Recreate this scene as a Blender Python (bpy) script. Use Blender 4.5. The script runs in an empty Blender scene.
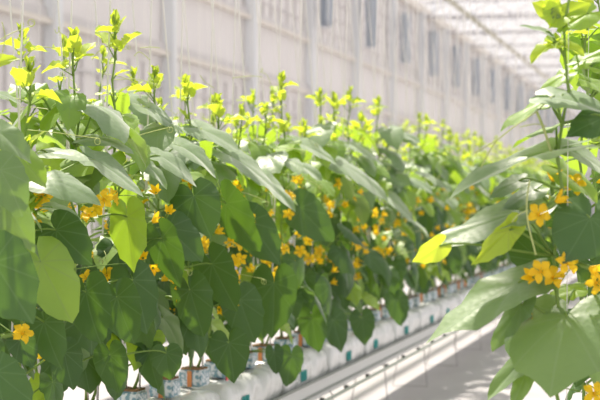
import bpy, bmesh, math, random
from mathutils import Vector, Matrix, Euler, noise

# ------------------------------------------------------------------ camera, world, sun, exposure
SC = bpy.context.scene
COL = SC.collection
TH = math.atan(400.0 / 1667.0)          # yaw between the view and the crop rows (rows run along +Y)
CT, ST = math.cos(TH), math.sin(TH)
F = 1667.0
HC = 1.35                               # camera height above the floor

cam_data = bpy.data.cameras.new('camera')
cam_data.lens = 100.0
cam_data.sensor_width = 36.0
cam_data.clip_end = 600
cam_data.dof.use_dof = True
cam_data.dof.focus_distance = 5.2
cam_data.dof.aperture_fstop = 5.0
cam = bpy.data.objects.new('camera', cam_data)
COL.objects.link(cam)
cam.location = (0, 0, HC)
cam.rotation_euler = (math.pi / 2, 0, TH)
SC.camera = cam

world = bpy.data.worlds.new('world')
SC.world = world
world.use_nodes = True
bg = world.node_tree.nodes['Background']
bg.inputs[0].default_value = (0.985, 0.97, 0.985, 1)
bg.inputs[1].default_value = 0.88

sun_data = bpy.data.lights.new('sun', 'SUN')
sun_data.energy = 10.0
sun_data.angle = math.radians(1.0)
sun_data.color = (1.0, 0.93, 0.80)
sun = bpy.data.objects.new('sun', sun_data)
COL.objects.link(sun)
SUN_AZ, SUN_EL = math.radians(128), math.radians(60)     # azimuth from +X, the sun stands behind the crop, to the left
sdir = Vector((math.cos(SUN_EL) * math.cos(SUN_AZ), math.cos(SUN_EL) * math.sin(SUN_AZ), math.sin(SUN_EL)))
sun.rotation_euler = sdir.to_track_quat('Z', 'Y').to_euler()

SC.view_settings.view_transform = 'Standard'
SC.view_settings.look = 'None'
SC.view_settings.gamma = 1
SC.view_settings.use_curve_mapping = False
SC.view_settings.exposure = 0.05
SC.cycles.use_denoising = True
SC.cycles.max_bounces = 8
SC.cycles.transparent_max_bounces = 16
SC.cycles.transmission_bounces = 4
SC.cycles.diffuse_bounces = 4

R = random.Random(11)

# ------------------------------------------------------------------ geometry helpers
def PX(px, py, w):
    """point on the vertical plane x = -w seen at a pixel (600x400 frame)"""
    a = (px - 300.0) / F
    b = (200.0 - py) / F
    # depth = -x*ST + y*CT ; X = x*CT + y*ST ; X = a*depth
    x = -w
    y = x * (a * -ST - CT) / (ST - a * CT)
    depth = -x * ST + y * CT
    return Vector((x, y, HC + b * depth))

def y_at(px, w):
    return PX(px, 200, w).y

def new_obj(name, mesh, parent=None):
    o = bpy.data.objects.new(name, mesh)
    COL.objects.link(o)
    if parent is not None:
        o.parent = parent
    return o

def finish(name, bm, mats, parent=None, smooth=False):
    me = bpy.data.meshes.new(name)
    bm.normal_update()
    bm.to_mesh(me)
    bm.free()
    for m in (mats if isinstance(mats, (list, tuple)) else [mats]):
        me.materials.append(m)
    if smooth:
        me.polygons.foreach_set('use_smooth', [True] * len(me.polygons))
    return new_obj(name, me, parent)

def to_mesh(name, bm, mats, smooth=True):
    me = bpy.data.meshes.new(name)
    bm.normal_update()
    bm.to_mesh(me)
    bm.free()
    for m in mats:
        me.materials.append(m)
    if smooth:
        me.polygons.foreach_set('use_smooth', [True] * len(me.polygons))
    return me

def tag(o, label, cat, group=None, kind=None):
    if label: o['label'] = label
    if cat: o['category'] = cat
    if group: o['group'] = group
    if kind: o['kind'] = kind
    return o

def struct(o):
    o['kind'] = 'structure'
    return o

def empty(name, loc):
    o = bpy.data.objects.new(name, None)
    COL.objects.link(o)
    o.location = loc
    o.empty_display_size = 0.05
    return o

def PZ(px, py, Z):
    X = (px - 300.0) / F * Z
    return Vector((X * CT - Z * ST, X * ST + Z * CT, HC + (200.0 - py) / F * Z))

def proj(p):
    Z = -p.x * ST + p.y * CT
    X = p.x * CT + p.y * ST
    return 300 + F * X / Z, 200 - F * (p.z - HC) / Z, Z

def box(bm, x0, x1, y0, y1, z0, z1, mi=0):
    vs = [bm.verts.new((x, y, z)) for z in (z0, z1) for (x, y) in ((x0, y0), (x1, y0), (x1, y1), (x0, y1))]
    for f in ((3, 2, 1, 0), (4, 5, 6, 7), (0, 1, 5, 4), (1, 2, 6, 5), (2, 3, 7, 6), (3, 0, 4, 7)):
        fc = bm.faces.new([vs[i] for i in f])
        fc.material_index = mi
    return vs

def tube(bm, pts, radii, sides=6, mi=0, cap=True):
    pts = [Vector(p) for p in pts]
    if not isinstance(radii, (list, tuple)):
        radii = [radii] * len(pts)
    prev = None
    rings = []
    side = None
    for i, p in enumerate(pts):
        d = (pts[min(i + 1, len(pts) - 1)] - pts[max(i - 1, 0)])
        if d.length < 1e-9:
            d = Vector((0, 0, 1))
        d.normalize()
        if side is None:
            h = Vector((1, 0, 0)) if abs(d.x) < 0.8 else Vector((0, 1, 0))
            side = d.cross(h).normalized()
        else:
            side = (side - d * side.dot(d))
            if side.length < 1e-6:
                side = d.orthogonal()
            side.normalize()
        up = d.cross(side)
        ring = []
        for k in range(sides):
            a = 2 * math.pi * k / sides
            ring.append(bm.verts.new(p + (side * math.cos(a) + up * math.sin(a)) * radii[i]))
        rings.append(ring)
    for r0, r1 in zip(rings, rings[1:]):
        for k in range(sides):
            f = bm.faces.new((r0[k], r0[(k + 1) % sides], r1[(k + 1) % sides], r1[k]))
            f.material_index = mi
            f.smooth = True
    if cap:
        for ring, rev in ((rings[0], True), (rings[-1], False)):
            f = bm.faces.new(list(reversed(ring)) if rev else ring)
            f.material_index = mi

def bez(p0, p1, p2, p3, n):
    out = []
    for i in range(n + 1):
        t = i / n
        s = 1 - t
        out.append(p0 * s ** 3 + p1 * 3 * s * s * t + p2 * 3 * s * t * t + p3 * t ** 3)
    return out

# ------------------------------------------------------------------ materials
def mat(name, color, rough=0.6, spec=0.5, metal=0.0):
    m = bpy.data.materials.new(name)
    m.use_nodes = True
    b = m.node_tree.nodes['Principled BSDF']
    b.inputs['Base Color'].default_value = (*color, 1)
    b.inputs['Roughness'].default_value = rough
    b.inputs['Specular IOR Level'].default_value = spec
    b.inputs['Metallic'].default_value = metal
    return m

def noisy(m, c2, scale, fac=0.5, bump=0.0, stretch=None):
    nt = m.node_tree
    b = nt.nodes['Principled BSDF']
    tc = nt.nodes.new('ShaderNodeTexCoord')
    src = tc.outputs['Object']
    if stretch:
        mp = nt.nodes.new('ShaderNodeMapping')
        mp.inputs['Scale'].default_value = stretch
        nt.links.new(src, mp.inputs[0]); src = mp.outputs[0]
    n = nt.nodes.new('ShaderNodeTexNoise')
    n.inputs['Scale'].default_value = scale
    n.inputs['Detail'].default_value = 5
    nt.links.new(src, n.inputs['Vector'])
    rp = nt.nodes.new('ShaderNodeValToRGB')
    rp.color_ramp.elements[0].position = 0.5 - fac / 2
    rp.color_ramp.elements[1].position = 0.5 + fac / 2
    rp.color_ramp.elements[0].color = b.inputs['Base Color'].default_value
    rp.color_ramp.elements[1].color = (*c2, 1)
    nt.links.new(n.outputs['Fac'], rp.inputs[0])
    nt.links.new(rp.outputs[0], b.inputs['Base Color'])
    if bump:
        bp = nt.nodes.new('ShaderNodeBump')
        bp.inputs['Strength'].default_value = bump
        bp.inputs['Distance'].default_value = 0.02
        nt.links.new(n.outputs['Fac'], bp.inputs['Height'])
        nt.links.new(bp.outputs[0], b.inputs['Normal'])
    return m

def translucent(m, color, fac):
    """mix a translucent lobe under the Principled one"""
    nt = m.node_tree
    b = nt.nodes['Principled BSDF']
    out = nt.nodes['Material Output']
    t = nt.nodes.new('ShaderNodeBsdfTranslucent')
    t.inputs[0].default_value = (*color, 1)
    mx = nt.nodes.new('ShaderNodeMixShader')
    mx.inputs[0].default_value = fac
    nt.links.new(b.outputs[0], mx.inputs[1])
    nt.links.new(t.outputs[0], mx.inputs[2])
    nt.links.new(mx.outputs[0], out.inputs[0])
    return m

def leaf_mat(name, c_dark, c_light, c_trans, c_vein, tfac, rough=0.45, sheen=0.35, under=(0.2, 0.3, 0.12)):
    m = bpy.data.materials.new(name)
    m.use_nodes = True
    nt = m.node_tree
    N = nt.nodes.new
    L = nt.links.new
    b = nt.nodes['Principled BSDF']
    out = nt.nodes['Material Output']
    uv = N('ShaderNodeUVMap')
    sep = N('ShaderNodeSeparateXYZ')
    L(uv.outputs[0], sep.inputs[0])
    av = N('ShaderNodeMath'); av.operation = 'ABSOLUTE'
    L(sep.outputs[1], av.inputs[0])
    last = None
    for deg in (0, 36, 72, 112):
        a = math.radians(deg)
        m1 = N('ShaderNodeMath'); m1.operation = 'MULTIPLY'; m1.inputs[1].default_value = math.cos(a)
        m2 = N('ShaderNodeMath'); m2.operation = 'MULTIPLY'; m2.inputs[1].default_value = math.sin(a)
        L(av.outputs[0], m1.inputs[0]); L(sep.outputs[0], m2.inputs[0])
        s = N('ShaderNodeMath'); s.operation = 'SUBTRACT'
        L(m1.outputs[0], s.inputs[0]); L(m2.outputs[0], s.inputs[1])
        ab = N('ShaderNodeMath'); ab.operation = 'ABSOLUTE'
        L(s.outputs[0], ab.inputs[0])
        if last is None:
            last = ab
        else:
            mn = N('ShaderNodeMath'); mn.operation = 'MINIMUM'
            L(last.outputs[0], mn.inputs[0]); L(ab.outputs[0], mn.inputs[1])
            last = mn
    mr = N('ShaderNodeMapRange')
    mr.inputs['From Min'].default_value = 0.004
    mr.inputs['From Max'].default_value = 0.020
    mr.inputs['To Min'].default_value = 0.38
    mr.inputs['To Max'].default_value = 0.0
    L(last.outputs[0], mr.inputs['Value'])
    oi = N('ShaderNodeObjectInfo')
    tc = N('ShaderNodeTexCoord')
    ns = N('ShaderNodeTexNoise'); ns.inputs['Scale'].default_value = 18; ns.inputs['Detail'].default_value = 4
    L(tc.outputs['Object'], ns.inputs['Vector'])
    add = N('ShaderNodeMath'); add.operation = 'MULTIPLY_ADD'
    L(ns.outputs['Fac'], add.inputs[0]); add.inputs[1].default_value = 0.8; 
    L(oi.outputs['Random'], add.inputs[2])
    hf = N('ShaderNodeMath'); hf.operation = 'MULTIPLY_ADD'; hf.inputs[1].default_value = 0.8; hf.inputs[2].default_value = -0.25; hf.use_clamp = True
    L(add.outputs[0], hf.inputs[0])
    mc = N('ShaderNodeMix'); mc.data_type = 'RGBA'
    mc.inputs[6].default_value = (*c_dark, 1); mc.inputs[7].default_value = (*c_light, 1)
    L(hf.outputs[0], mc.inputs[0])
    mv = N('ShaderNodeMix'); mv.data_type = 'RGBA'
    mv.inputs[7].default_value = (*c_vein, 1)
    L(mr.outputs[0], mv.inputs[0]); L(mc.outputs[2], mv.inputs[6])
    geo = N('ShaderNodeNewGeometry')
    mb = N('ShaderNodeMix'); mb.data_type = 'RGBA'
    mb.inputs[7].default_value = (*under, 1)
    bf = N('ShaderNodeMath'); bf.operation = 'MULTIPLY'; bf.inputs[1].default_value = 0.6
    L(geo.outputs['Backfacing'], bf.inputs[0])
    L(bf.outputs[0], mb.inputs[0]); L(mv.outputs[2], mb.inputs[6])
    L(mb.outputs[2], b.inputs['Base Color'])
    b.inputs['Roughness'].default_value = rough
    b.inputs['Specular IOR Level'].default_value = 0.7 if sheen > 0.3 else 0.45
    b.inputs['Sheen Weight'].default_value = sheen
    b.inputs['Sheen Roughness'].default_value = 0.4
    vo = N('ShaderNodeTexVoronoi'); vo.inputs['Scale'].default_value = 60
    L(tc.outputs['Object'], vo.inputs['Vector'])
    bp = N('ShaderNodeBump'); bp.inputs['Strength'].default_value = 0.35; bp.inputs['Distance'].default_value = 0.002
    L(vo.outputs['Distance'], bp.inputs['Height'])
    L(bp.outputs[0], b.inputs['Normal'])
    tr = N('ShaderNodeBsdfTranslucent')
    tv = N('ShaderNodeMix'); tv.data_type = 'RGBA'
    tv.inputs[6].default_value = (*c_trans, 1)
    tv.inputs[7].default_value = (*[c * 0.6 for c in c_trans], 1)
    L(mr.outputs[0], tv.inputs[0])
    L(tv.outputs[2], tr.inputs[0])
    mx = N('ShaderNodeMixShader'); mx.inputs[0].default_value = tfac
    L(b.outputs[0], mx.inputs[1]); L(tr.outputs[0], mx.inputs[2])
    L(mx.outputs[0], out.inputs[0])
    return m

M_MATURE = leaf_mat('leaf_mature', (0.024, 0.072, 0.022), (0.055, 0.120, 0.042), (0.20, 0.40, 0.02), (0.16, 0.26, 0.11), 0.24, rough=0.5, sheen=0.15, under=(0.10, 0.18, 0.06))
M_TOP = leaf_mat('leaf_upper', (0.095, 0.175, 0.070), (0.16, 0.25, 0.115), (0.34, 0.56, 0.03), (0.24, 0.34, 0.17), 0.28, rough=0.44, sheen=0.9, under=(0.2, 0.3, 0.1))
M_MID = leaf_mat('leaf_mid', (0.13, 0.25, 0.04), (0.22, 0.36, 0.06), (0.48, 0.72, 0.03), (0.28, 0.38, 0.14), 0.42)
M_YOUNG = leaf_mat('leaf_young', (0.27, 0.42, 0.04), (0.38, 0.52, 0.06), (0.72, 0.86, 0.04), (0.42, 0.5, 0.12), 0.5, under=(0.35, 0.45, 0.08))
M_STEM = translucent(mat('stem_green', (0.22, 0.34, 0.07), 0.5), (0.4, 0.6, 0.08), 0.25)
M_TENDRIL = translucent(mat('tendril_pale', (0.55, 0.6, 0.25), 0.5), (0.7, 0.8, 0.3), 0.3)
M_FLOWER = translucent(mat('flower_yellow', (0.95, 0.60, 0.015), 0.6), (1.0, 0.72, 0.02), 0.4)
M_STRING = translucent(mat('white_string', (0.85, 0.84, 0.82), 0.6), (0.9, 0.88, 0.85), 0.3)

M_FLOOR = noisy(mat('white_ground_cloth', (0.36, 0.345, 0.355), 0.45), (0.45, 0.435, 0.445), 3.0, 0.5, 0.5, (1, 0.35, 1))
M_WALL = translucent(noisy(mat('wall_film', (0.67, 0.65, 0.645), 0.6), (0.77, 0.75, 0.75), 0.6, 0.6), (0.82, 0.80, 0.80), 0.40)
M_FRAME = mat('wall_frame', (0.60, 0.575, 0.57), 0.5)
M_BEAM = mat('cream_beam', (0.72, 0.67, 0.60), 0.5)
M_COLUMN = mat('galvanised_column', (0.76, 0.78, 0.80), 0.5, 0.0)
M_TRUSS = mat('truss_steel', (0.42, 0.41, 0.45), 0.5)
M_PIPE = mat('cream_pipe', (0.42, 0.40, 0.31), 0.5)
M_SCREEN = translucent(mat('blue_grey_screen', (0.48, 0.53, 0.60), 0.8), (0.6, 0.66, 0.72), 0.35)
M_BAG = noisy(mat('white_slab_film', (0.52, 0.55, 0.52), 0.22), (0.70, 0.71, 0.70), 7, 0.5, 1.0)
M_GUTTER = mat('gutter_steel', (0.52, 0.54, 0.52), 0.35)
M_EDGE = mat('gutter_edge', (0.30, 0.32, 0.29), 0.4)
M_DARK = mat('dark_fitting', (0.05, 0.06, 0.05), 0.5)
M_CUBE = noisy(mat('rockwool_cube_film', (0.62, 0.66, 0.68), 0.4), (0.16, 0.30, 0.36), 60, 0.08)
M_WOOL = noisy(mat('brown_rockwool', (0.16, 0.09, 0.04), 0.9), (0.28, 0.17, 0.08), 40, 0.5, 0.5)
M_ORANGE = mat('orange_tag', (0.60, 0.22, 0.06), 0.5)
M_RED = mat('red_plastic', (0.62, 0.03, 0.03), 0.4)
M_TEAL = mat('teal_print', (0.03, 0.30, 0.28), 0.5)
M_BLACK = mat('black_tube', (0.03, 0.03, 0.03), 0.4)

# glass roof: mostly clear, a little diffusing
M_GLASS = bpy.data.materials.new('roof_glass')
M_GLASS.use_nodes = True
_nt = M_GLASS.node_tree
_nt.nodes.remove(_nt.nodes['Principled BSDF'])
_tr = _nt.nodes.new('ShaderNodeBsdfTransparent'); _tr.inputs[0].default_value = (0.98, 0.97, 0.98, 1)
_tl = _nt.nodes.new('ShaderNodeBsdfTranslucent'); _tl.inputs[0].default_value = (0.9, 0.88, 0.9, 1)
_mx = _nt.nodes.new('ShaderNodeMixShader'); _mx.inputs[0].default_value = 0.10
_nt.links.new(_tr.outputs[0], _mx.inputs[1]); _nt.links.new(_tl.outputs[0], _mx.inputs[2])
_nt.links.new(_mx.outputs[0], _nt.nodes['Material Output'].inputs[0])

# ------------------------------------------------------------------ the greenhouse shell
WX = -10.0                 # side wall plane
YEND = 175.0
Y0 = -4.0
bm = bmesh.new()
box(bm, WX, 12, Y0, YEND, -0.05, 0.0)
struct(finish('floor', bm, M_FLOOR))

bm = bmesh.new()
box(bm, WX - 0.04, WX, Y0, YEND, 0, 8.3)
struct(finish('wall_left', bm, M_WALL))
bm = bmesh.new()
box(bm, WX, 12, YEND, YEND + 0.05, 0, 10.5)
struct(finish('wall_back', bm, M_WALL))

# framing of the side wall: mullions and glazing bars in two fields (above and below the light band)
bm = bmesh.new()
y = 8.0
while y < YEND:
    box(bm, WX + 0.001, WX + 0.05, y - 0.03, y + 0.03, 0, 3.9)
    box(bm, WX + 0.001, WX + 0.05, y - 0.03, y + 0.03, 5.55, 8.2)
    y += 0.785
for z in (0.6, 1.35, 2.1, 2.85, 3.5, 6.0, 6.45, 6.9, 7.35, 7.8):
    box(bm, WX + 0.001, WX + 0.06, Y0, YEND, z - 0.03, z + 0.03)
struct(finish('trim_1', bm, M_FRAME))
# two long beams
for i, (z, r) in enumerate(((HC + 4.11, 0.04), (HC + 2.78, 0.045))):
    bm = bmesh.new()
    box(bm, WX + 0.06, WX + 0.2, Y0, YEND, z - r, z + r)
    struct(finish('trim_%d' % (i + 2), bm, M_BEAM))
    bm = bmesh.new()
    box(bm, WX + 0.05, WX + 0.12, Y0, YEND, z + r + 0.02, z + r + 0.16)
    struct(finish('trim_%d' % (i + 4), bm, M_FRAME))
# eaves gutter
bm = bmesh.new()
box(bm, WX - 0.1, WX + 0.25, Y0, YEND, 8.15, 8.4)
struct(finish('trim_6', bm, M_BEAM))
# roof glazing (one shallow slope per bay) and its bars
bm = bmesh.new()
for k in range(3):
    xa = WX + k * 7.0
    pts = [(xa, 8.4), (xa + 3.5, 9.6), (xa + 7.0, 8.4)]
    for (p, q) in zip(pts, pts[1:]):
        v = [bm.verts.new((p[0], Y0, p[1])), bm.verts.new((q[0], Y0, q[1])), bm.verts.new((q[0], YEND, q[1])), bm.verts.new((p[0], YEND, p[1]))]
        bm.faces.new(v)
bmesh.ops.solidify(bm, geom=bm.faces[:], thickness=0.01)
struct(finish('ceiling', bm, M_GLASS))
bm = bmesh.new()
y = 30.0
while y < YEND:
    for k in range(3):
        xa = WX + k * 7.0
        tube(bm, [(xa, y, 8.42), (xa + 3.5, y, 9.62)], 0.025, 4)
        tube(bm, [(xa + 3.5, y, 9.62), (xa + 7, y, 8.42)], 0.025, 4)
    y += 1.7
for k in range(4):
    box(bm, WX + k * 7 - 0.06, WX + k * 7 + 0.06, Y0, YEND, 8.3, 8.5)
struct(finish('trim_7', bm, M_TRUSS))

# columns, trusses, folded screens
COLS = []
inv = 0.00152
k = 0
base_col = None
for k in range(30):
    yy = y_at(0, 10) + 3.4
    Z = 17143.0 * (0.00152 + 0.000335 * k)
    yc = (Z + (-9.8) * ST) / CT
    COLS.append(yc)
for i, yc in enumerate(COLS):
    if yc > YEND - 2: break
    bm = bmesh.new()
    box(bm, WX + 0.06, WX + 0.28, yc - 0.12, yc + 0.12, 0, 8.2)
    o = finish('column', bm, M_COLUMN)
    tag(o, 'pale blue-grey steel wall column rising behind the crop', 'column', 'columns along the side wall')

def truss(yc):
    t = empty('roof_truss', (WX, yc, 8.0))
    tag(t, 'thin grey lattice roof truss spanning under the glass', 'truss', 'roof trusses')
    for z in (0.0, 0.55):
        bm = bmesh.new()
        tube(bm, [(0.1, 0, z), (21, 0, z)], 0.05, 6)
        finish('chord', bm, M_TRUSS, t)
    bm = bmesh.new()
    x = 0.3
    up = True
    while x < 20.5:
        tube(bm, [(x, 0, 0.0 if up else 0.55), (x + 0.8, 0, 0.55 if up else 0.0)], 0.018, 4)
        x += 0.8
        up = not up
    finish('lattice', bm, M_TRUSS, t)
for i, yc in enumerate(COLS):
    if 55 < yc < YEND - 2:
        truss(yc)
for i, yc in enumerate(COLS):
    if yc > 40 and yc < 120:
        bm = bmesh.new()
        # folded pleats, wide at the top and tied at the foot
        n = 26
        rows = []
        for j in range(9):
            tt = j / 8
            z = HC + 6.1 - 1.6 * tt
            wdt = 0.23 - 0.08 * tt + 0.03 * math.sin(j * 1.7 + i)
            ring = []
            for q in range(n):
                a = 2 * math.pi * q / n
                rr = 1 + 0.22 * math.sin(a * 7 + i)
                ring.append(bm.verts.new((WX + 0.60 + 0.14 * math.cos(a) * rr, yc + wdt * math.sin(a) * rr * 1.3, z)))
            rows.append(ring)
        for r0, r1 in zip(rows, rows[1:]):
            for q in range(n):
                bm.faces.new((r0[q], r0[(q + 1) % n], r1[(q + 1) % n], r1[q]))
        bm.faces.new(rows[0]); bm.faces.new(list(reversed(rows[-1])))
        tube(bm, [(WX + 0.60, yc, HC + 6.1), (WX + 0.60, yc, 8.59)], 0.02, 5)
        o = finish('folded_screen', bm, M_SCREEN, smooth=True)
        tag(o, 'blurred blue-grey folded screen bunched in front of a wall column', 'screen', 'folded screens along the side wall')

# overhead pipe over the second row and crop wires
bm = bmesh.new()
tube(bm, [(-3.9, Y0, HC + 3.2), (-3.9, YEND, HC + 3.2)], 0.042, 8)
tag(finish('overhead_pipe', bm, M_PIPE), 'long cream pipe running overhead toward the far end', 'pipe')

# ------------------------------------------------------------------ leaf blade
OUT = [(0, 1.0), (8, 0.92), (20, 0.80), (34, 0.70), (46, 0.635), (60, 0.565), (78, 0.53), (96, 0.52), (112, 0.50),
       (130, 0.48), (146, 0.45), (158, 0.38), (168, 0.26), (176, 0.10)]
def r_out(deg):
    d = abs(deg)
    for (a, ra), (b, rb) in zip(OUT, OUT[1:]):
        if d <= b:
            t = (d - a) / (b - a)
            return ra + (rb - ra) * t
    return OUT[-1][1]
ANG = [-176, -168, -158, -146, -129, -112, -95, -82, -72, -60, -48, -36, -24, -12, -5, 0, 5, 12, 24, 36, 48, 60, 72, 82, 95, 112, 129, 146, 158, 168, 176]
RINGS = [0.15, 0.36, 0.58, 0.78, 0.92, 1.0]

def blade(bm, uvl, Mx, L, mi, rnd, width=1.0, droop=0.25, curl=0.25, fold=0.12, wave=0.03, twist=0.0):
    """a cucumber leaf blade: origin at the petiole, +Y toward the tip, +Z its upper face"""
    ph = rnd.uniform(0, 6.28)
    ph2 = rnd.uniform(0, 6.28)
    skew = rnd.uniform(-0.08, 0.08)
    def pos(deg, rr):
        a = math.radians(deg)
        ro = r_out(deg) * (1 + 0.03 * math.sin(deg * 0.21 + ph) + (0.018 if int(abs(deg)) % 24 == 0 else 0))
        r = ro * rr
        u = r * math.cos(a)
        v = r * math.sin(a) * width
        quilt = 0.010 * rr * abs(math.sin(math.radians(deg) * 180 / 36))
        z = -droop * (max(u, 0) ** 1.8) - curl * abs(v) ** 2 * 1.6 + fold * abs(v) + quilt
        z += wave * math.sin(a * 5 + ph) * rr ** 2 + wave * 0.6 * math.sin(a * 9 + ph2) * rr ** 3
        z += twist * u * v
        z -= 0.10 * max(-u, 0)
        vv = v + skew * u * u
        return u, v, Vector((vv * L, u * L, z * L))
    c = bm.verts.new(Mx @ Vector((0, 0, 0)))
    cu = (0.0, 0.0)
    rings = []
    for rr in RINGS:
        ring = []
        for deg in ANG:
            u, v, p = pos(deg, rr)
            ring.append((bm.verts.new(Mx @ p), (u, v)))
        rings.append(ring)
    n = len(ANG)
    def face(vs):
        f = bm.faces.new([a[0] for a in vs])
        f.material_index = mi
        f.smooth = True
        for lp, a in zip(f.loops, vs):
            lp[uvl].uv = a[1]
    for k in range(n - 1):
        face([(c, cu), rings[0][k + 1], rings[0][k]])
    for r0, r1 in zip(rings, rings[1:]):
        for k in range(n - 1):
            face([r0[k], r0[k + 1], r1[k + 1], r1[k]])

def basis(o, ydir, zhint):
    y = ydir.normalized()
    z = (zhint - y * zhint.dot(y))
    if z.length < 1e-5:
        z = y.orthogonal()
    z.normalize()
    x = y.cross(z)
    m = Matrix((x, y, z)).transposed().to_4x4()
    m.translation = o
    return m

PETIOLE = {}
def leaf_proto(name, mtl, rnd, pet, pet_el, pitch, L, **kw):
    """node at the origin, petiole out along +Y and up, blade pitched down by 'pitch'"""
    bm = bmesh.new()
    uvl = bm.loops.layers.uv.new('UVMap')
    bp_ = bmesh.new()
    end = Vector((rnd.uniform(-0.02, 0.02), pet * math.cos(pet_el), pet * math.sin(pet_el)))
    roll = rnd.uniform(-0.35, 0.35)
    yaw = rnd.uniform(-0.4, 0.4)
    yd = Vector((math.sin(yaw) * math.cos(pitch), math.cos(yaw) * math.cos(pitch), -math.sin(pitch)))
    zh = Vector((math.sin(roll), 0, math.cos(roll)))
    if pitch > 1.2:
        zh = Vector((math.sin(roll), 1, 0.3))
    Mx = basis(end, yd, zh)
    blade(bm, uvl, Mx, L * 1.08, 0, rnd, **kw)
    pts = bez(Vector((0, 0, 0)), Vector((0, pet * 0.35, pet * 0.2)), end * 0.8 + Vector((0, 0, 0.03)), end, 5)
    tube(bp_, pts, [0.0042, 0.0038, 0.0034, 0.0032, 0.003, 0.0028], 5, 0)
    me = to_mesh(name, bm, [mtl])
    PETIOLE[me.name] = to_mesh('petiole', bp_, [M_STEM])
    return me

PR = random.Random(5)
def kinds(n, m, pet, el, pitch, L, w, dr, cu, fo, wa, tw=0.2):
    U = PR.uniform
    return [leaf_proto('leaf', m, PR, U(*pet), U(*el), math.radians(U(*pitch)), L, width=U(*w), droop=U(*dr), curl=U(*cu), fold=U(*fo), wave=U(*wa), twist=U(-tw, tw)) for _ in range(n)]
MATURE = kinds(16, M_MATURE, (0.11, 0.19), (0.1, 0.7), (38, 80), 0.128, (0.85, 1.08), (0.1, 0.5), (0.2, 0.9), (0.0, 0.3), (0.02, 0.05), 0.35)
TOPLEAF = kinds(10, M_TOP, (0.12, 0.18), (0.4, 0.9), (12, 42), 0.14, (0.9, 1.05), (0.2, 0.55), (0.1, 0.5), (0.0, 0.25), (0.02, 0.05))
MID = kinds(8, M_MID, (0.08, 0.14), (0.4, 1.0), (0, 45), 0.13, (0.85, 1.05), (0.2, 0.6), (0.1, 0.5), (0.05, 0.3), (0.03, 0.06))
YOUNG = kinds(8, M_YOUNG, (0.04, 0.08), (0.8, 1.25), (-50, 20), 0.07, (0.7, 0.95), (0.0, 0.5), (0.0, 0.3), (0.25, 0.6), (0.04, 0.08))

def star_flower(rnd):
    bm = bmesh.new()
    R1, n = 0.024, 5
    tube(bm, [(0, 0, -0.03), (0, 0, -0.012), (0, 0, 0.0)], [0.002, 0.005, 0.006], 6, 1)
    c = bm.verts.new((0, 0, 0.004))
    for k in range(n):
        a = 2 * math.pi * k / n
        d = Vector((math.cos(a), math.sin(a), 0))
        s = Vector((-math.sin(a), math.cos(a), 0))
        rows = []
        for (r, wd, z) in ((0.2, 0.13, 0.15), (0.45, 0.33, 0.38), (0.72, 0.42, 0.42), (0.98, 0.30, 0.30), (1.18, 0.05, 0.12)):
            zz = z + rnd.uniform(-.16, .16)
            rows.append([bm.verts.new((d * r + s * (wd * q * rnd.uniform(.8, 1.15))) * R1 + Vector((0, 0, (zz + (rnd.uniform(0.0, 0.25) if q else 0)) * R1))) for q in (-1, 0, 1)])
        bm.faces.new((c, rows[0][0], rows[0][1])); bm.faces.new((c, rows[0][1], rows[0][2]))
        for a0, a1 in zip(rows, rows[1:]):
            for q in (0, 1):
                bm.faces.new((a0[q], a1[q], a1[q + 1], a0[q + 1]))
    tube(bm, [(0, 0, 0.002), (0, 0, 0.012)], [0.004, 0.002], 5, 0)
    return to_mesh('flower', bm, [M_FLOWER, M_STEM])
def bell_flower(rnd):
    """half-open flower: petals held forward"""
    bm = bmesh.new()
    tube(bm, [(0, 0, -0.035), (0, 0, -0.02), (0, 0, -0.004), (0, 0, 0.0)], [0.003, 0.006, 0.006, 0.004], 6, 1)
    n = 5
    for k in range(n):
        a = 2 * math.pi * k / n + 0.3
        d = Vector((math.cos(a), math.sin(a), 0)); s = Vector((-math.sin(a), math.cos(a), 0))
        rows = []
        for (r, wd, z) in ((0.12, 0.1, 0.0), (0.3, 0.26, 0.35), (0.5, 0.30, 0.75), (0.75, 0.14, 1.05), (0.85, 0.02, 1.12)):
            rows.append([bm.verts.new((d * (r + (0.08 if q == 0 else 0)) + s * (wd * q)) * 0.024 + Vector((0, 0, z * 0.024 + rnd.uniform(-.001, .001)))) for q in (-1, 0, 1)])
        for a0, a1 in zip(rows, rows[1:]):
            for q in (0, 1):
                bm.faces.new((a0[q], a1[q], a1[q + 1], a0[q + 1]))
    return to_mesh('flower', bm, [M_FLOWER, M_STEM])
FLOWERS = [star_flower(PR), star_flower(PR), star_flower(PR), bell_flower(PR), bell_flower(PR)]

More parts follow.
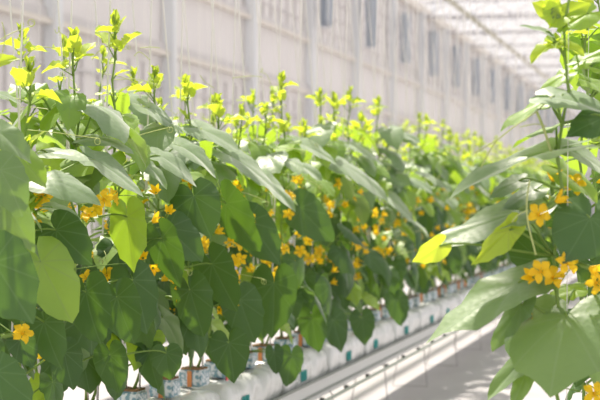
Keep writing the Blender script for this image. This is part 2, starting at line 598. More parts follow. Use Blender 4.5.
def tip_mesh(rnd):
    """the growing tip: small folded leaves on short stalks round a bud"""
    bm = bmesh.new()
    uvl = bm.loops.layers.uv.new('UVMap')
    hs = [0.105, 0.09, 0.07, 0.05, 0.025, 0.0]
    for k in range(6):
        a = k * 2.4 + rnd.uniform(-.5, .5)
        el = math.radians(rnd.uniform(55, 85) if k < 3 else rnd.uniform(0, 55))
        h = hs[k]
        hd = Vector((math.cos(a), math.sin(a), 0))
        d = hd * math.cos(el) + Vector((0, 0, math.sin(el)))
        out = (0.004, 0.008, 0.014, 0.022, 0.032, 0.04)[k]
        o = Vector((0, 0, h)) + hd * out + Vector((0, 0, out * rnd.uniform(0.3, 1.0)))
        L = (0.024, 0.030, 0.036, 0.042, 0.05, 0.055)[k] * rnd.uniform(0.8, 1.3)
        blade(bm, uvl, basis(o, d, Vector((-math.cos(a) + rnd.uniform(-.5, .5), -math.sin(a) + rnd.uniform(-.5, .5), 0.7))), L, 0, rnd, width=rnd.uniform(0.75, 1.1), droop=-0.1 if k < 2 else rnd.uniform(0, .6), curl=-0.2, fold=rnd.uniform(0.2, 0.6), wave=0.08)
        tube(bm, [(0, 0, h - 0.01), o], [0.0022, 0.0016], 4, 1)
    tube(bm, [(0, 0, -0.01), (0.003, 0, 0.05), (0, 0.002, 0.10), (0, 0, 0.115)], [0.004, 0.0035, 0.0035, 0.0015], 6, 1)
    for k in range(3):
        a = rnd.uniform(0, 6.28)
        tube(bm, [(0, 0, 0.08), (0.010 * math.cos(a), 0.010 * math.sin(a), 0.105), (0.010 * math.cos(a), 0.010 * math.sin(a), 0.122)], [0.0015, 0.0035, 0.001], 5, 0)
    return to_mesh('growing_tip', bm, [M_YOUNG, M_STEM])
TIPS = [tip_mesh(PR) for _ in range(10)]

def tendril_mesh(rnd):
    bm = bmesh.new()
    L = rnd.uniform(0.12, 0.24)
    pts = [Vector((0, 0, 0))]
    z1 = rnd.uniform(-0.02, 0.09)
    n = 10
    for i in range(1, n + 1):
        t = i / n
        pts.append(Vector((0.015 * math.sin(t * 5), L * t, z1 * math.sin(t * 2.4))))
    base = pts[-1]
    for i in range(1, 16):
        t = i / 15
        a = t * 9.0
        r = 0.012 * (1 - 0.5 * t)
        pts.append(base + Vector((0.006 * t * 3, r * math.sin(a), r * (1 - math.cos(a)) * (1 if z1 > 0.03 else -1))))
    tube(bm, pts, [0.0013] * len(pts), 4, 0)
    return to_mesh('tendril', bm, [M_TENDRIL])
TENDRILS = [tendril_mesh(PR) for _ in range(6)]

# ------------------------------------------------------------------ plants
def merge_into(bm, uvl, me, Mx, mat_off):
    tmp = bmesh.new()
    tmp.from_mesh(me)
    tuv = tmp.loops.layers.uv.get('UVMap')
    vm = {}
    for v in tmp.verts:
        vm[v] = bm.verts.new(Mx @ v.co)
    for f in tmp.faces:
        nf = bm.faces.new([vm[v] for v in f.verts])
        nf.material_index = mat_off[f.material_index]
        nf.smooth = f.smooth
        if tuv:
            for a, b in zip(nf.loops, f.loops):
                a[uvl].uv = b[tuv].uv
    tmp.free()

def layout(rnd, height, az0, spread, line, lean=0.0):
    """stem points and a list of organs (name, mesh, matrix) in plant coordinates (origin on the cube)"""
    pts = []
    n = int(height / 0.08)
    for i in range(n + 1):
        t = i / n
        sway = 0.010 if i % 2 else -0.010
        pts.append(Vector((sway * math.cos(i * 1.3) + 0.015 * math.sin(t * 5 + line) + lean * min(1, t * 1.3), sway * math.sin(i * 2.1) + 0.02 * math.sin(t * 4), t * height)))
    organs = []
    for i in range(1, n + 1):
        t = i / n
        p = pts[i]
        hz = height - p.z
        reps = 1
        if 0.12 < hz < height - 0.10 and rnd.random() < 0.55: reps = 2
        if 0.10 < hz < 0.40: reps += 2
        for _ in range(reps):
            # leaves turn toward the light and the aisle
            a = az0 + rnd.gauss(0, 1) * spread if rnd.random() < 0.78 else rnd.uniform(0, 6.28)
            if hz > 0.58:
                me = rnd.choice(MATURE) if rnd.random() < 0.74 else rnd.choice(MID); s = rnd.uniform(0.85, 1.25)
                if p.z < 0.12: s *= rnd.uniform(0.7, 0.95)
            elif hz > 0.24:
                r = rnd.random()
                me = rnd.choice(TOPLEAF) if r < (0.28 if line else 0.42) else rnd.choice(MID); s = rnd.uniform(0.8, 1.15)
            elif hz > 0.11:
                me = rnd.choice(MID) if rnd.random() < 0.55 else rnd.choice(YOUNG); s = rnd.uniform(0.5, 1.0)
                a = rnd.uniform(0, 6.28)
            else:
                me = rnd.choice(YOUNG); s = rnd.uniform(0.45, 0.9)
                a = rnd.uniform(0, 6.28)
            organs.append(('leaf', me, Matrix.Translation(p) @ Matrix.Rotation(a - math.pi / 2, 4, 'Z') @ Matrix.Rotation(rnd.uniform(-.15, .15), 4, 'X') @ Matrix.Scale(s, 4)))
        for _ in range(2 if rnd.random() < 0.5 else 1):
            if 0.25 < p.z < 0.80 and rnd.random() < 0.95:
                fa = az0 - 0.4 + rnd.uniform(-1.2, 1.2)
                d = Vector((math.cos(fa), math.sin(fa), 0))
                fp = p + d * rnd.uniform(0.05, 0.17) + Vector((0, 0, rnd.uniform(-0.02, 0.05)))
                q = (d + Vector((0, 0, rnd.uniform(-0.2, 0.9)))).to_track_quat('Z', 'Y').to_matrix().to_4x4()
                organs.append(('flower', rnd.choice(FLOWERS), Matrix.Translation(fp) @ q @ Matrix.Rotation(rnd.uniform(0, 6), 4, 'Z') @ Matrix.Scale(rnd.uniform(1.0, 1.4), 4)))
        if rnd.random() < 0.40 and t > 0.3:
            organs.append(('tendril', rnd.choice(TENDRILS), Matrix.Translation(p) @ Matrix.Rotation(rnd.uniform(0, 6.28), 4, 'Z') @ Matrix.Rotation(rnd.uniform(-.3, .6), 4, 'X')))
    organs.append(('growing_tip', rnd.choice(TIPS), Matrix.Translation(pts[-1]) @ Matrix.Rotation(rnd.uniform(0, 6.28), 4, 'Z') @ Matrix.Scale(rnd.uniform(0.85, 1.25), 4)))
    return pts, organs

def stem_mesh(pts, r0=0.0055, r1=0.0032):
    bm = bmesh.new()
    n = len(pts)
    pp, rr = [], []
    for i, p in enumerate(pts):
        r = r0 + (r1 - r0) * i / (n - 1)
        pp.append(p); rr.append(r * 1.35)
        if i < n - 1:
            pp.append(p.lerp(pts[i + 1], 0.25)); rr.append(r)
            pp.append(p.lerp(pts[i + 1], 0.75)); rr.append(r)
    tube(bm, pp, rr, 6, 0)
    return to_mesh('stem', bm, [M_STEM])

# leaves that the photograph shows clearly: petiole end (px, py), tip (px, py), row plane w of the petiole end, depth change to the tip,
# normal (right, toward the camera, up), width, kind of leaf
HAND = [
 ((-6, 262), (38, 332), 1.74, -0.02, (-.3, 1, .5), 1.05, 'm'),
 ((41, 262), (70, 324), 1.80, -0.02, (.35, 1, .3), .95, 'd'),
 ((127, 217), (134, 271), 1.80, 0.0, (-.5, 1, .2), .85, 'd'),
 ((56, 230), (94, 271), 1.80, -0.04, (-.3, .8, .7), 1.05, 'm'),
 ((86, 292), (98, 354), 1.78, -0.02, (-.3, 1, .2), 1.0, 'm'),
 ((117, 297), (134, 353), 1.78, -0.02, (-.2, 1, .2), .95, 'm'),
 ((133, 280), (152, 340), 1.82, 0.0, (.3, 1, .2), .9, 'm'),
 ((162, 238), (187, 292), 1.80, -0.01, (-.6, .7, .5), .8, 'm'),
 ((194, 196), (211, 244), 1.80, -0.05, (0, 1, .4), 1.15, 'm'),
 ((212, 264), (241, 319), 1.80, 0.0, (-.5, 1, .3), .85, 'm'),
 ((44, 322), (60, 376), 1.80, -0.02, (-.4, 1, .3), .95, 'm'),
 ((168, 228), (206, 268), 1.86, -0.03, (.2, 1, .5), 1.0, 'm'),
 ((226, 203), (263, 262), 1.84, 0.02, (-.7, .5, .6), .8, 'm'),
 ((274, 283), (275, 345), 1.80, 0.0, (-.2, 1, .2), .95, 'm'),
 ((229, 343), (236, 388), 1.82, -0.02, (.1, 1, .2), 1.1, 'm'),
 ((291, 356), (287, 392), 1.84, 0.0, (.2, 1, .2), .9, 'm'),
 ((274, 352), (277, 378), 1.90, 0.0, (.3, 1, .2), .9, 'm'),
 ((362, 318), (366, 349), 1.84, 0.0, (.1, 1, .2), 1.0, 'm'),
 ((333, 320), (343, 356), 1.88, 0.0, (.3, 1, .2), .95, 'm'),
 ((166, 353), (168, 384), 1.86, 0.0, (.1, 1, .2), 1.3, 'm'),
 ((396, 300), (404, 330), 1.84, 0.0, (.1, 1, .2), .95, 'm'),
 ((312, 318), (318, 358), 1.84, 0.0, (-.2, 1, .2), .9, 'm'),
 ((190, 290), (208, 345), 1.82, 0.0, (-.3, 1, .2), .9, 'm'),
 ((20, 340), (34, 372), 1.84, 0.0, (-.3, 1, .3), 1.1, 'm'),
 ((-4, 372), (36, 408), 1.74, 0.0, (-.3, 1, .5), 1.0, 'm'),
 ((110, 355), (120, 398), 1.84, 0.0, (-.3, 1, .5), 1.0, 'm'),
 ((64, 352), (72, 396), 1.86, 0.0, (.3, 1, .3), 1.0, 'm'),
 ((240, 300), (256, 350), 1.86, 0.0, (.2, 1, .2), 1.0, 'm'),
 # the pale upper leaves sloping down to the right
 ((47, 153), (96, 160), 1.86, -0.02, (.1, .30, 1), .95, 't'),
 ((90, 138), (140, 152), 1.90, 0.0, (0, .30, 1), .95, 't'),
 ((95, 160), (150, 200), 1.84, 0.0, (.3, .35, .9), .9, 't'),
 ((46, 178), (104, 206), 1.80, -0.02, (.1, .5, 1), 1.0, 't'),
 ((-2, 132), (34, 166), 1.78, 0.0, (-.1, .6, 1), .95, 't'),
 ((84, 113), (140, 137), 1.98, 0.0, (.2, .30, 1), .8, 't'),
 ((18, 155), (48, 186), 1.78, 0.0, (.2, .8, .8), .9, 'd'),
 ((148, 108), (187, 137), 1.98, 0.0, (.3, .4, 1), .9, 't'),
 ((198, 128), (248, 152), 1.94, 0.0, (.2, .45, 1), 1.0, 't'),
 ((180, 146), (223, 178), 1.90, 0.0, (.2, .4, 1), .9, 't'),
 ((231, 156), (287, 200), 1.90, 0.02, (.4, .4, .9), .85, 't'),
 ((148, 166), (171, 191), 1.84, 0.0, (.3, .5, .9), .8, 't'),
 ((160, 156), (202, 188), 1.88, 0.0, (.3, .4, .9), .85, 't'),
 ((304, 145), (341, 166), 1.94, 0.0, (.2, .4, 1), 1.0, 't'),
 ((349, 144), (386, 166), 1.94, 0.0, (.3, .3, 1), .9, 't'),
 ((338, 162), (396, 202), 1.88, 0.0, (.4, .35, .9), .8, 't'),
 ((262, 178), (300, 215), 1.88, 0.0, (.4, .4, .9), .9, 't'),
 ((0, 170), (30, 222), 1.74, 0.0, (-.2, .6, .9), .95, 't'),
 ((6, 205), (40, 254), 1.76, 0.0, (-.5, .6, .8), .8, 't'),
 ((52, 208), (88, 224), 1.84, 0.0, (.1, .3, 1), .9, 't'),
 ((386, 196), (420, 228), 1.88, 0.0, (.4, .4, .9), .9, 't'),
 ((300, 208), (336, 250), 1.86, 0.0, (-.3, .8, .6), .9, 'm'),
 ((248, 222), (286, 268), 1.88, 0.0, (-.4, .8, .6), .9, 'm'),
]
HAND += [((-5, 63), (20, 58), 1.85, 0.0, (.1, 1, .6), .6, 'y'), ((-6, 92), (22, 104), 1.80, 0.0, (.1, .4, 1), .9, 't')]
HAND_FLOWERS = [(104, 200, 1.78), (156, 193, 1.80), (92, 283, 1.82), (88, 279, 1.83), (232, 244, 1.80), (241, 260, 1.80), (234, 262, 1.80), (249, 219, 1.84), (190, 233, 1.82),
 (309, 240, 1.84), (300, 251, 1.84), (270, 277, 1.86), (276, 281, 1.86), (350, 240, 1.86), (12, 243, 1.76), (131, 214, 1.84), (90, 216, 1.82), (143, 258, 1.82), (153, 268, 1.84), (365, 229, 1.88), (376, 234, 1.88), (330, 215, 1.88), (383, 240, 1.9), (288, 215, 1.88), (297, 216, 1.88), (290, 290, 1.88), (176, 270, 1.84), (168, 213, 1.84), (126, 232, 1.9), (118, 320, 1.88), (22, 334, 1.80), (404, 232, 1.9), (422, 214, 1.9), (345, 205, 1.9), (318, 262, 1.88), (408, 262, 1.9)]
# where each hand-set leaf stands in the picture: a random leaf that would hang in front of it is not grown
HBOX = []
for (b0, t0, w, dz, nn, wd, kd) in HAND:
    Zb = proj(PX(b0[0], b0[1], w))[2]
    HBOX.append(((b0[0] + t0[0]) / 2, (b0[1] + t0[1]) / 2, math.hypot(t0[0] - b0[0], t0[1] - b0[1]) * (0.5 if kd == 'm' else 0.28), Zb))
for (fx, fy, w) in HAND_FLOWERS:
    HBOX.append((fx, fy, 9, proj(PX(fx, fy, w))[2]))
def hides_hand(p):
    x, y, Z = proj(p)
    for hx, hy, hr, hz in HBOX:
        if Z < hz + 0.03 and Z > hz - 2.5 and (x - hx) ** 2 + (y - hy) ** 2 < (hr + 0.04 * F / Z) ** 2:
            return True
    return False

PLANTS = []        # (empty, world stem points, line)
def grow(loc, rnd, height, az0, spread, line, label, group, merged=False, lean=0.0, thin=None, nodrop=False):
    t = empty('cucumber_plant', loc)
    tag(t, label, 'cucumber plant', group)
    pts, organs = layout(rnd, height, az0, spread, line, lean)
    T = Matrix.Translation(loc)
    if not merged and not nodrop:
        organs = [o for o in organs if not (o[0] in ('leaf',) and hides_hand(T @ o[2] @ Vector((0, 0.22, 0.0))))]
    if thin:
        organs = [o for o in organs if not thin(T @ o[2] @ Vector((0, 0.2, 0)), o[0])]
    new_obj('stem', stem_mesh(pts), t)
    PLANTS.append((t, [T @ p for p in pts], line))
    if not merged:
        for nm, me, mx in organs:
            o = new_obj(nm, me, t)
            o.matrix_local = mx
            if me.name in PETIOLE:
                new_obj('petiole', PETIOLE[me.name], o)
    else:
        bm = bmesh.new(); uvl = bm.loops.layers.uv.new('UVMap')
        mats = [M_MATURE, M_MID, M_YOUNG, M_STEM, M_TOP]
        for nm, me, mx in organs:
            if nm in ('leaf', 'growing_tip'):
                off = [mats.index(m) for m in me.materials]
                merge_into(bm, uvl, me, mx, off)
                if me.name in PETIOLE:
                    merge_into(bm, uvl, PETIOLE[me.name], mx, [3])
            elif nm == 'flower' and merged != 'leaves':
                o = new_obj(nm, me, t)
                o.matrix_local = mx
        me = to_mesh('foliage', bm, mats)
        new_obj('foliage', me, t)
    return t, pts, organs

CAMDIR = Vector((ST, -CT, 0)); RIGHT = Vector((CT, ST, 0))
def hand_leaf(b0, Zb, t0, dz, nn, width, kind, plants, seed, **kw):
    rnd = random.Random(seed)
    B = PZ(b0[0], b0[1], Zb)
    T = PZ(t0[0], t0[1], Zb + dz)
    if kind in 'mt' and b0[0] < 420: T = B.lerp(T, 0.86)
    L = (T - B).length
    n = RIGHT * nn[0] + CAMDIR * nn[1] + Vector((0, 0, 1)) * nn[2]
    best = min(((min(range(len(p[1])), key=lambda k: (p[1][k] - (B - Vector((0, 0, 0.05)))).length), p) for p in plants), key=lambda q: (q[1][1][q[0]] - B).length)
    k, (root, wp, _l) = best
    node = wp[k]
    o0 = root.location
    bm = bmesh.new(); uvl = bm.loops.layers.uv.new('UVMap')
    width *= 0.90
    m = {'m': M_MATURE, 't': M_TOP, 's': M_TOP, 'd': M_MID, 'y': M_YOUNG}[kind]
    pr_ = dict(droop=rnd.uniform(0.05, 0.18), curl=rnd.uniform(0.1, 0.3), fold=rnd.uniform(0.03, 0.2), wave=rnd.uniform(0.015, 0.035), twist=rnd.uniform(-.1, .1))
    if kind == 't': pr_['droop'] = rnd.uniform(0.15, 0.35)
    if kind == 'd': pr_.update(fold=0.28, curl=0.5, wave=0.04)
    if kind == 'y': pr_ = dict(droop=0.15, curl=0.1, fold=0.35, wave=0.06)
    pr_.update(kw)
    # tilt the blade back a little so that its drooped tip still lands on T
    yd = (T - B).normalized()
    nz = (n - yd * n.dot(yd)).normalized()
    yd2 = (yd + nz * pr_['droop'] * 0.8).normalized()
    blade(bm, uvl, basis(B - o0, yd2, nz), L, 0, rnd, width=width, **pr_)
    mid = node.lerp(B, 0.5) + Vector((0, 0, 0.03))
    pp = bez(node - o0, node.lerp(B, 0.35) - o0, mid.lerp(B, 0.6) + Vector((0, 0, 0.015)) - o0, B - o0, 7)
    o = new_obj('leaf', to_mesh('leaf', bm, [m]), root)
    bm = bmesh.new()
    tube(bm, pp, [0.0042, 0.0038, 0.0036, 0.0034, 0.0032, 0.003, 0.003, 0.0028], 5, 0)
    new_obj('petiole', to_mesh('petiole', bm, [M_STEM]), o)
    return o
def hand_flower(fx, fy, Z, plants, seed, s=1.1, kind=None, face=None):
    rnd = random.Random(seed)
    P = PZ(fx, fy, Z)
    root, wp, _l = min(plants, key=lambda p: min((q - P).length for q in p[1]))
    node = min(wp, key=lambda q: (q - P).length)
    f = Vector(face) if face else Vector((rnd.uniform(-.5, .5), 1, rnd.uniform(-.2, .8)))
    d = RIGHT * f.x + CAMDIR * f.y + Vector((0, 0, 1)) * f.z
    o = new_obj('flower', FLOWERS[kind] if kind is not None else rnd.choice(FLOWERS), root)
    o.matrix_local = Matrix.Translation(P - root.location) @ d.to_track_quat('Z', 'Y').to_matrix().to_4x4() @ Matrix.Rotation(rnd.uniform(0, 6), 4, 'Z') @ Matrix.Scale(s, 4)
    back = P - d.normalized() * 0.03 * s
    bm = bmesh.new()
    tube(bm, bez(node - root.location, node.lerp(back, 0.5) + Vector((0, 0, 0.01)) - root.location, back - d.normalized() * 0.01 - root.location, back - root.location, 5), 0.0016, 5)
    new_obj('flower_stalk', to_mesh('flower_stalk', bm, [M_STEM]), root)

ZC = 0.645          # top of the cubes
def string(x, y, z0, z1, label, group, lean=0.0, r=0.0034):
    bm = bmesh.new()
    tube(bm, [(0, 0, 0), (lean, lean * 0.3, z1 - z0)], r, 5)
    o = finish('training_string', bm, M_STRING)
    o.location = (x, y, z0)
    tag(o, label, 'string', group)
    return o

NAMES = ['first', 'second', 'third', 'fourth', 'fifth', 'sixth', 'seventh', 'eighth', 'ninth', 'tenth']
pr = random.Random(21)
SP = 0.40
def far_copy(src, loc, label, group):
    c = src.copy(); COL.objects.link(c)
    c.location = loc
    c.rotation_euler = (0, 0, pr.uniform(-0.3, 0.3))
    c.scale = (1, 1, pr.uniform(0.9, 1.06))
    c['label'] = label; c['group'] = group
    for ch in src.children:
        d = ch.copy(); COL.objects.link(d); d.parent = c
    return c

CUBES = []
for line, (lx, lean, az0, side) in enumerate(((-2.055, 0.09, math.radians(-42), 'front'), (-2.105, -0.24, math.radians(-20), 'back'))):
    y = 4.3 + line * 0.03
    i = 0
    protos = []
    while y < 28:
        Z = -lx * ST + y * CT
        h = HC + 0.44 - ZC + pr.uniform(-0.15, 0.10)
        if i < 2: h = HC + 0.36 - ZC - 0.06 * i
        loc = (lx, y + pr.uniform(-0.06, 0.06), ZC - 0.004)
        if i < 8 and line == 0:
            label, group = ('cucumber plant cut by the left frame edge, its big leaves nearest the lens' if i == 0 else 'cucumber plant of the front line, its tip %s from the left' % NAMES[i - 1]), 'near plants of the front line'
        elif line == 0:
            label, group = 'cucumber plant in the receding front line, beyond the eight plants nearest the left edge', 'receding plants of the front line'
        else:
            label, group = 'cucumber plant in the back line of the long row, tip above the front line', 'plants of the back line'
        if Z <= 13:
            grow(loc, pr, h, az0, 0.75, line, label, group, lean=lean)
        elif len(protos) < 6:
            protos.append(grow(loc, pr, h, az0, 0.75, line, label, group, merged=True, lean=lean)[0])
        else:
            far_copy(pr.choice(protos), loc, label, group)
        string(loc[0] + 0.01, loc[1], ZC - 0.004, 4.5, 'taut white training string rising past a %s line cucumber tip' % side, 'training strings of the %s line' % side, lean * 1.2 + pr.uniform(-0.02, 0.02))
        if line == 0: CUBES.append((-2.08, loc[1]))
        y += SP
        i += 1
FRONT = [p for p in PLANTS if p[2] == 0]
for q, (b0, t0, w, dz, nn, wd, kd) in enumerate(HAND):
    hand_leaf(b0, proj(PX(b0[0], b0[1], w))[2], t0, dz, nn, wd, kd, FRONT, 100 + q)
for q, (fx, fy, w) in enumerate(HAND_FLOWERS):
    hand_flower(fx, fy, proj(PX(fx, fy, w))[2], FRONT, 300 + q)

# the second row, mostly hidden behind the first
y = 8.6
protos = []
while y < 32:
    loc = (-3.9, y, ZC - 0.004)
    lb, gp = 'cucumber plant of the second row, glimpsed behind the long row', 'plants of the second row'
    if len(protos) < 3:
        protos.append(grow(loc, pr, HC + 0.40 - ZC, math.radians(-40), 1.2, 2, lb, gp, merged='leaves')[0])
    else:
        far_copy(pr.choice(protos), loc, lb, gp)
    CUBES.append((-3.9, y))
    y += 0.6
for (lx, ya, yb, st, nm, z0) in ((-3.9, 8.6, 34, 0.6, 'second', ZC), (-5.7, 13.5, 50, 0.8, 'third', 0.01)):
    y = ya
    while y < yb:
        string(lx + (0 if z0 > .1 else pr.uniform(-.15, .15)), y, z0, 4.55, 'faint white training string hanging over the hidden %s row' % nm, 'training strings of the %s row' % nm, pr.uniform(-0.02, 0.02))
        y += st

# ---- the plants of the right row
WR = 0.33
RIGHTROW = []
for k, (px_, lb) in enumerate(((562, 'tall cucumber plant nearest the lens at right, with large sunlit leaves'), (583, 'cucumber plant just behind the nearest one in the right row'), (597, 'cucumber plant third in the right row, at the right frame edge'))):
    yy = y_at(px_, WR)
    n0 = len(PLANTS)
    # only leaves that stay to the right of and behind the near ones
    def thin(p, nm, k=k):
        x, y_, Z = proj(p)
        if k == 0: return nm in ('leaf', 'flower', 'tendril')
        return x < 545 + (0 if y_ < 150 else 14) or (nm == 'leaf' and Z < 4.15) 
    grow((-WR, yy, ZC - 0.004), pr, HC + 0.60 - ZC + 0.03 * k, math.radians(60), 1.6, 3, lb, 'right row plants', thin=thin, nodrop=True)
    string(-WR + 0.01, yy, ZC - 0.004, 4.5, 'white training string of the right row, %s' % ('nearest the lens', 'second from the lens', 'farthest from the lens')[k], 'training strings of the right row', 0.02, 0.0011)
    RIGHTROW.append(PLANTS[n0])
    CUBES.append((-WR, yy))
ZR = proj(Vector((-WR, y_at(562, WR), 1)))[2]
HR = [
 ((567, 317), (548, 392), -.02, -.12, (-.35, .7, .9), 1.55, 's', 0),
 ((518, 283), (428, 338), .02, .0, (.1, .45, 1), .68, 's', 0),
 ((519, 212), (430, 250), .05, .0, (.2, .4, 1), .66, 's', 0),
 ((509, 230), (474, 266), .0, .0, (.2, 1, -.2), .55, 'y', 0),
 ((439, 246), (414, 262), .0, .0, (.2, 1, -.2), .9, 'y', 0),
 ((540, 262), (508, 228), .10, .02, (0, 1, .2), 1.0, 'm', 0),
 ((590, 218), (566, 262), -.02, -.05, (.1, 1, .6), 1.3, 'm', 0),
 ((555, 150), (452, 192), .0, .0, (.1, .2, 1), .65, 't', 0),
 ((545, 101), (501, 130), .02, .0, (.1, .2, 1), .9, 'd', 0),
 ((556, 127), (512, 146), .05, .0, (.0, .1, 1), .8, 'd', 0),
 ((553, 97), (610, 112), -.02, -.05, (0, .5, 1), .9, 't', 0),
 ((604, 118), (566, 134), .0, -.05, (.1, .9, .6), .8, 'm', 0),
 ((551, 14), (533, 2), .0, .0, (.1, 1, .2), 1.1, 'y', 0),
 ((551, 10), (556, -8), .0, .0, (.1, 1, .2), 1.1, 'y', 0),
 ((552, 20), (543, 8), .0, .0, (.1, 1, .2), 1.0, 'y', 0),
 ((558, 18), (590, 4), .0, .0, (.1, .7, .5), .8, 'y', 1),
 ((588, 14), (556, 30), .0, .0, (.1, .8, .7), .9, 'd', 1),
 ((546, 32), (521, 25), .0, .0, (.1, .5, 1), .6, 't', 0),
 ((553, 44), (530, 62), .0, .0, (.1, .4, 1), .9, 'y', 0),
 ((555, 44), (585, 54), .0, .0, (.1, .6, 1), .9, 'y', 0),
 ((580, 62), (612, 52), .0, .0, (.1, .6, 1), .8, 'd', 1),
 ((521, 305), (494, 352), .03, .0, (.2, .3, 1), .6, 's', 0),
 ((521, 362), (487, 402), .05, .0, (.1, .4, 1), .6, 's', 0),
 ((530, 366), (512, 408), .05, .0, (.1, .4, 1), .6, 's', 0),
 ((519, 181), (491, 198), .06, .0, (.1, .5, 1), .9, 't', 0),
 ((534, 190), (503, 210), .08, .0, (.1, .5, 1), .9, 't', 0),
 ((565, 75), (540, 95), .05, .0, (.1, .4, 1), .9, 'd', 0),
 ((590, 82), (620, 100), .05, .0, (.1, .5, 1), .9, 'd', 1),
 ((560, 170), (600, 200), .10, .0, (.1, .6, 1), .9, 'd', 1),
 ((570, 150), (612, 176), .05, .0, (.1, .5, 1), .9, 't', 1),
 ((575, 290), (545, 300), .10, .0, (.1, .6, 1), .9, 'd', 0),
 ((592, 262), (625, 290), .02, .0, (.1, 1, .4), 1.0, 'm', 1),
 ((575, 205), (545, 225), .2, .0, (.1, .9, .4), 1.0, 'm', 1),
 ((590, 330), (575, 385), .3, .0, (.1, .9, .4), 1.0, 'm', 1),
 ((598, 345), (603, 396), .2, .0, (.4, .7, .4), .8, 't', 1),
]
for q, (b0, t0, dzb, dz, nn, wd, kd, pl) in enumerate(HR):
    hand_leaf(b0, ZR + dzb, t0, dz, nn, wd, kd, [RIGHTROW[pl]], 500 + q)
for q, (fx, fy, dz, kd, face) in enumerate(((538, 215, -.05, 0, (.1, 1, .2)), (556, 202, -.02, 3, (.8, .3, .6)), (541, 272, -.06, 1, (-.3, 1, .3)), (566, 264, -.06, 2, (.3, 1, .3)), (590, 268, -.05, 3, (.7, .5, -.3)),
        (533, 322, .05, 4, (-.6, .5, .4)), (594, 394, -.02, 1, (0, 1, .2)), (552, 278, -.03, 0, (.2, 1, .5)), (534, 277, -.03, 4, (-.5, .8, .2)), (595, 283, .0, 1, (.3, 1, .1)), (553, 181, .1, 4, (0, .4, 1)), (574, 185, .1, 2, (0, 1, .4)))):
    hand_flower(fx, fy, ZR + dz, RIGHTROW[:2], 700 + q, 1.1, kd, face)
def hand_tendril(pxs, Z, root, r=0.0014):
    bm = bmesh.new()
    P = [PZ(a, b, Z) - root.location for a, b in pxs]
    pts = []
    for i in range(len(P) - 1):
        p0 = P[max(i - 1, 0)]; p1 = P[i]; p2 = P[i + 1]; p3 = P[min(i + 2, len(P) - 1)]
        for k in range(6):
            t = k / 6
            pts.append(0.5 * ((2 * p1) + (p2 - p0) * t + (2 * p0 - 5 * p1 + 4 * p2 - p3) * t * t + (3 * p1 - p0 - 3 * p2 + p3) * t ** 3))
    pts.append(P[-1])
    tube(bm, pts, r, 5)
    new_obj('tendril', to_mesh('tendril', bm, [M_TENDRIL]), root)
RT = RIGHTROW[0][0]
hand_tendril([(552, 96), (537, 111), (515, 126), (497, 140), (475, 153)], ZR - .03, RT, 0.0018)
hand_tendril([(497, 140), (488, 154), (481, 168)], ZR - .03, RT, 0.0016)
hand_tendril([(546, 126), (535, 124), (520, 127)], ZR - .03, RT)
hand_tendril([(530, 180), (527, 200), (528, 222), (536, 255)], ZR - .08, RT, 0.0022)
hand_tendril([(512, 222), (518, 215), (528, 210)], ZR - .06, RT, 0.0016)
hand_tendril([(537, 112), (545, 132), (553, 158)], ZR - .02, RT, 0.0036)
def ten(px, py): return min(FRONT, key=lambda p: abs(proj(p[1][5])[0] - px))
for pts, w in (([(24, 57), (33, 50), (42, 47), (55, 48)], 1.9), ([(118, 48), (108, 46), (98, 52), (92, 60)], 1.95), ([(140, 48), (150, 47), (160, 48)], 1.95), ([(150, 60), (140, 52), (134, 56)], 1.95),
                ([(2, 22), (5, 36), (3, 50), (0, 58)], 1.8), ([(232, 78), (250, 76), (262, 77)], 1.95), ([(200, 75), (205, 82), (214, 88)], 1.95), ([(5, 370), (9, 363), (13, 366), (11, 372), (7, 371)], 1.74)):
    hand_tendril(pts, proj(PX(pts[0][0], pts[0][1], w))[2], ten(pts[0][0], 0)[0])

# ------------------------------------------------------------------ gutter, slabs, cubes
def gutter(x, ya, yb, label):
    t = empty('growing_gutter', (x, ya, 0.31))
    tag(t, label, 'gutter')
    L = yb - ya
    bm = bmesh.new()
    box(bm, -0.134, -0.128, 0, L, 0.0, 0.10)
    box(bm, 0.128, 0.134, 0, L, 0.0, 0.10)
    box(bm, -0.128, 0.128, 0, L, 0.0, 0.006)
    box(bm, -0.03, 0.03, 0, L, 0.006, 0.02)
    finish('trough', bm, M_GUTTER, t)
    for s in (-1, 1):
        for z in (0.10, 0.03):
            bm = bmesh.new()
            tube(bm, [(s * 0.138, 0, z), (s * 0.138, L, z)], 0.007, 6)
            finish('rolled_edge', bm, M_EDGE, t)
    bm = bmesh.new()
    tube(bm, [(0.15, 0, -0.025), (0.15, L, -0.025)], 0.011, 6)
    finish('drip_pipe', bm, mat('grey_green_pipe', (0.45, 0.50, 0.42), 0.5), t)
    return t
gutter(-WR, 3.7, 9, 'short run of growing gutter under the right row plants')
gutter(-3.9, 8, 32.5, 'growing gutter of the second row, glimpsed through gaps in the leaves')
g1 = gutter(-2.08, 3.9, 30, 'long white steel growing gutter under the left crop row')
for k in range(28):
    bm = bmesh.new()
    box(bm, 0.130, 0.152, -0.014, 0.014, -0.028, -0.004)
    o = finish('clip', bm, M_DARK, g1); o.location = (0.0, 2.2 + k * 0.62, 0)

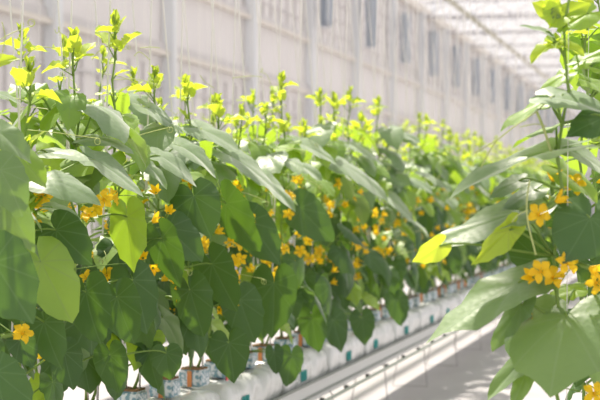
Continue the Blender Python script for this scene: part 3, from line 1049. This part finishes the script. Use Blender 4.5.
def slab_mesh(seed, L=0.98):
    rnd = random.Random(seed)
    bm = bmesh.new()
    nl, nr = 22, 18
    rings = []
    for i in range(nl + 1):
        t = i / nl
        y = (t - 0.5) * L
        e = min(t, 1 - t) * 2
        sq = min(1.0, 0.35 + (e * 6)) if e < 0.12 else 1.0
        ring = []
        for k in range(nr):
            a = 2 * math.pi * k / nr
            cx, cz = math.cos(a), math.sin(a)
            f = (abs(cx) ** 4 + abs(cz) ** 4) ** -0.25
            nz = noise.noise(Vector((t * 9 + seed * 3, math.cos(a) * 2, math.sin(a) * 2))) * 0.012
            ring.append(bm.verts.new((cx * f * 0.112 * (0.9 + 0.1 * sq) + nz, y, 0.09 + cz * f * 0.085 * sq + nz * (1 if cz > -0.3 else 0))))
        rings.append(ring)
    for r0, r1 in zip(rings, rings[1:]):
        for k in range(nr):
            bm.faces.new((r0[k], r1[k], r1[(k + 1) % nr], r0[(k + 1) % nr]))
    bm.faces.new(rings[0]); bm.faces.new(list(reversed(rings[-1])))
    return to_mesh('film', bm, [M_BAG])
SLABS = [slab_mesh(s) for s in range(4)]
def mark_mesh():
    bm = bmesh.new()
    # teal print: two rounded letter-like loops and a bar, standing just proud of the film on the aisle side
    for oy in (-0.028, 0.012):
        pts = []
        for k in range(13):
            a = 2 * math.pi * k / 12
            pts.append(Vector((0, oy + 0.014 * math.cos(a), 0.02 * math.sin(a))))
        tube(bm, pts, 0.003, 4, 0, cap=False)
    box(bm, -0.002, 0.002, 0.036, 0.042, -0.02, 0.02)
    return to_mesh('print', bm, [M_TEAL])
MARK = mark_mesh()
CUBE_BM = bmesh.new()
box(CUBE_BM, -0.05, 0.05, -0.05, 0.05, 0, 0.07)
bmesh.ops.bevel(CUBE_BM, geom=CUBE_BM.edges[:], offset=0.006, segments=2, affect='EDGES')
CUBE = to_mesh('wrapper', CUBE_BM, [M_CUBE], smooth=False)
b_ = bmesh.new(); box(b_, -0.043, 0.043, -0.043, 0.043, 0.066, 0.078)
bmesh.ops.subdivide_edges(b_, edges=b_.edges[:], cuts=4, use_grid_fill=True)
for v in b_.verts:
    if v.co.z > 0.07: v.co.z += noise.noise(v.co * 90) * 0.008
WOOL = to_mesh('rockwool', b_, [M_WOOL], smooth=False)
b_ = bmesh.new(); box(b_, -0.008, 0.012, -0.054, -0.049, 0.0, 0.066)
TAGM = to_mesh('paper_tag', b_, [M_ORANGE], smooth=False)
b_ = bmesh.new()
tube(b_, [(0.03, 0.02, 0.04), (0.03, 0.02, 0.15)], [0.002, 0.005], 5)
DRIP = to_mesh('drip_peg', b_, [M_BLACK])

def slab(x, y, label, group, n):
    t = empty('growing_slab', (x, y, 0.335))
    tag(t, label, 'grow bag', group)
    o = new_obj('film', SLABS[n % 4], t); o.scale = (1, 1, 1.28)
    m = new_obj('print', MARK, t); m.location = (0.119, -0.22 + 0.1 * (n % 3), 0.12); m.scale = (1.6, 1.3, 1.3)
    return t
def cube(x, y, label, group, n):
    t = empty('rockwool_cube', (x, y, 0.565))
    tag(t, label, 'rockwool cube', group)
    new_obj('wrapper', CUBE, t); new_obj('rockwool', WOOL, t)
    if n % 3 != 1: new_obj('paper_tag', TAGM, t)
    d = new_obj('drip_peg', DRIP, t)
    t.rotation_euler = (0, 0, pr.uniform(-.2, .2))
    return t
y = 8.6
while y < 32:
    slab(-3.9, y, 'white grow bag of the second row, behind the long leafy row', 'slabs of the second gutter', int(y))
    y += 1.02
for y in (4.2, 5.22):
    slab(-WR, y, 'white grow bag under the right row plants', 'slabs of the right gutter', int(y))
n = 0
y = 4.3
while y < 28:
    slab(-2.08, y, 'white film-wrapped growing slab lying in the left gutter under the crop', 'slabs of the left gutter', n)
    y += 1.02
    n += 1
for n, (cx, cy) in enumerate(CUBES):
    cube(cx, cy, 'rockwool cube of the second row behind the long leafy row' if cx < -3 else 'printed rockwool cube with brown top on a white slab in the left row' if cx < -1 else 'rockwool cube under the right row plants', 'rockwool cubes of the second row' if cx < -3 else 'rockwool cubes in the left row' if cx < -1 else 'rockwool cubes in the right row', n)

for (mx_, my_, w) in ((227, 378, 1.98), (359, 320, 1.98), (391, 318, 1.98)):
    P = PX(mx_, my_, 1.985)
    bm = bmesh.new()
    box(bm, -0.002, 0.002, -0.012, 0.012, 0, 0.13)
    box(bm, -0.002, 0.002, -0.018, 0.018, 0.13, 0.15)
    o = finish('red_stake', bm, M_RED)
    o.location = (P.x, P.y, 0.57)
    tag(o, {227: 'red plastic stake in the slab below the third or fourth plant, nearest the lens', 359: 'red plastic stake on the middle of the slabs, half way along the row', 391: 'red plastic stake farthest from the lens, low among blurred leaves'}[mx_], 'stake', 'red stakes in the slabs')

# wire stands below the gutter
def stand(x, y):
    bm = bmesh.new()
    pts = [(-0.045, 0, 0.36), (-0.07, 0, 0.30), (-0.125, 0, 0.012), (0.125, 0, 0.012), (0.10, 0, 0.30), (0.045, 0, 0.36)]
    tube(bm, pts, 0.0035, 6)
    o = finish('gutter_stand', bm, mat('wire', (0.28, 0.27, 0.27), 0.4) if 'wire' not in bpy.data.materials else bpy.data.materials['wire'])
    o.location = (x, y, 0)
    tag(o, 'thin grey wire stand holding up the left gutter on the white floor', 'stand', 'wire stands under the left gutter')
ys = y_at(410, 2.03)
for k in range(-3, 10):
    stand(-2.03, ys + k * 1.53)
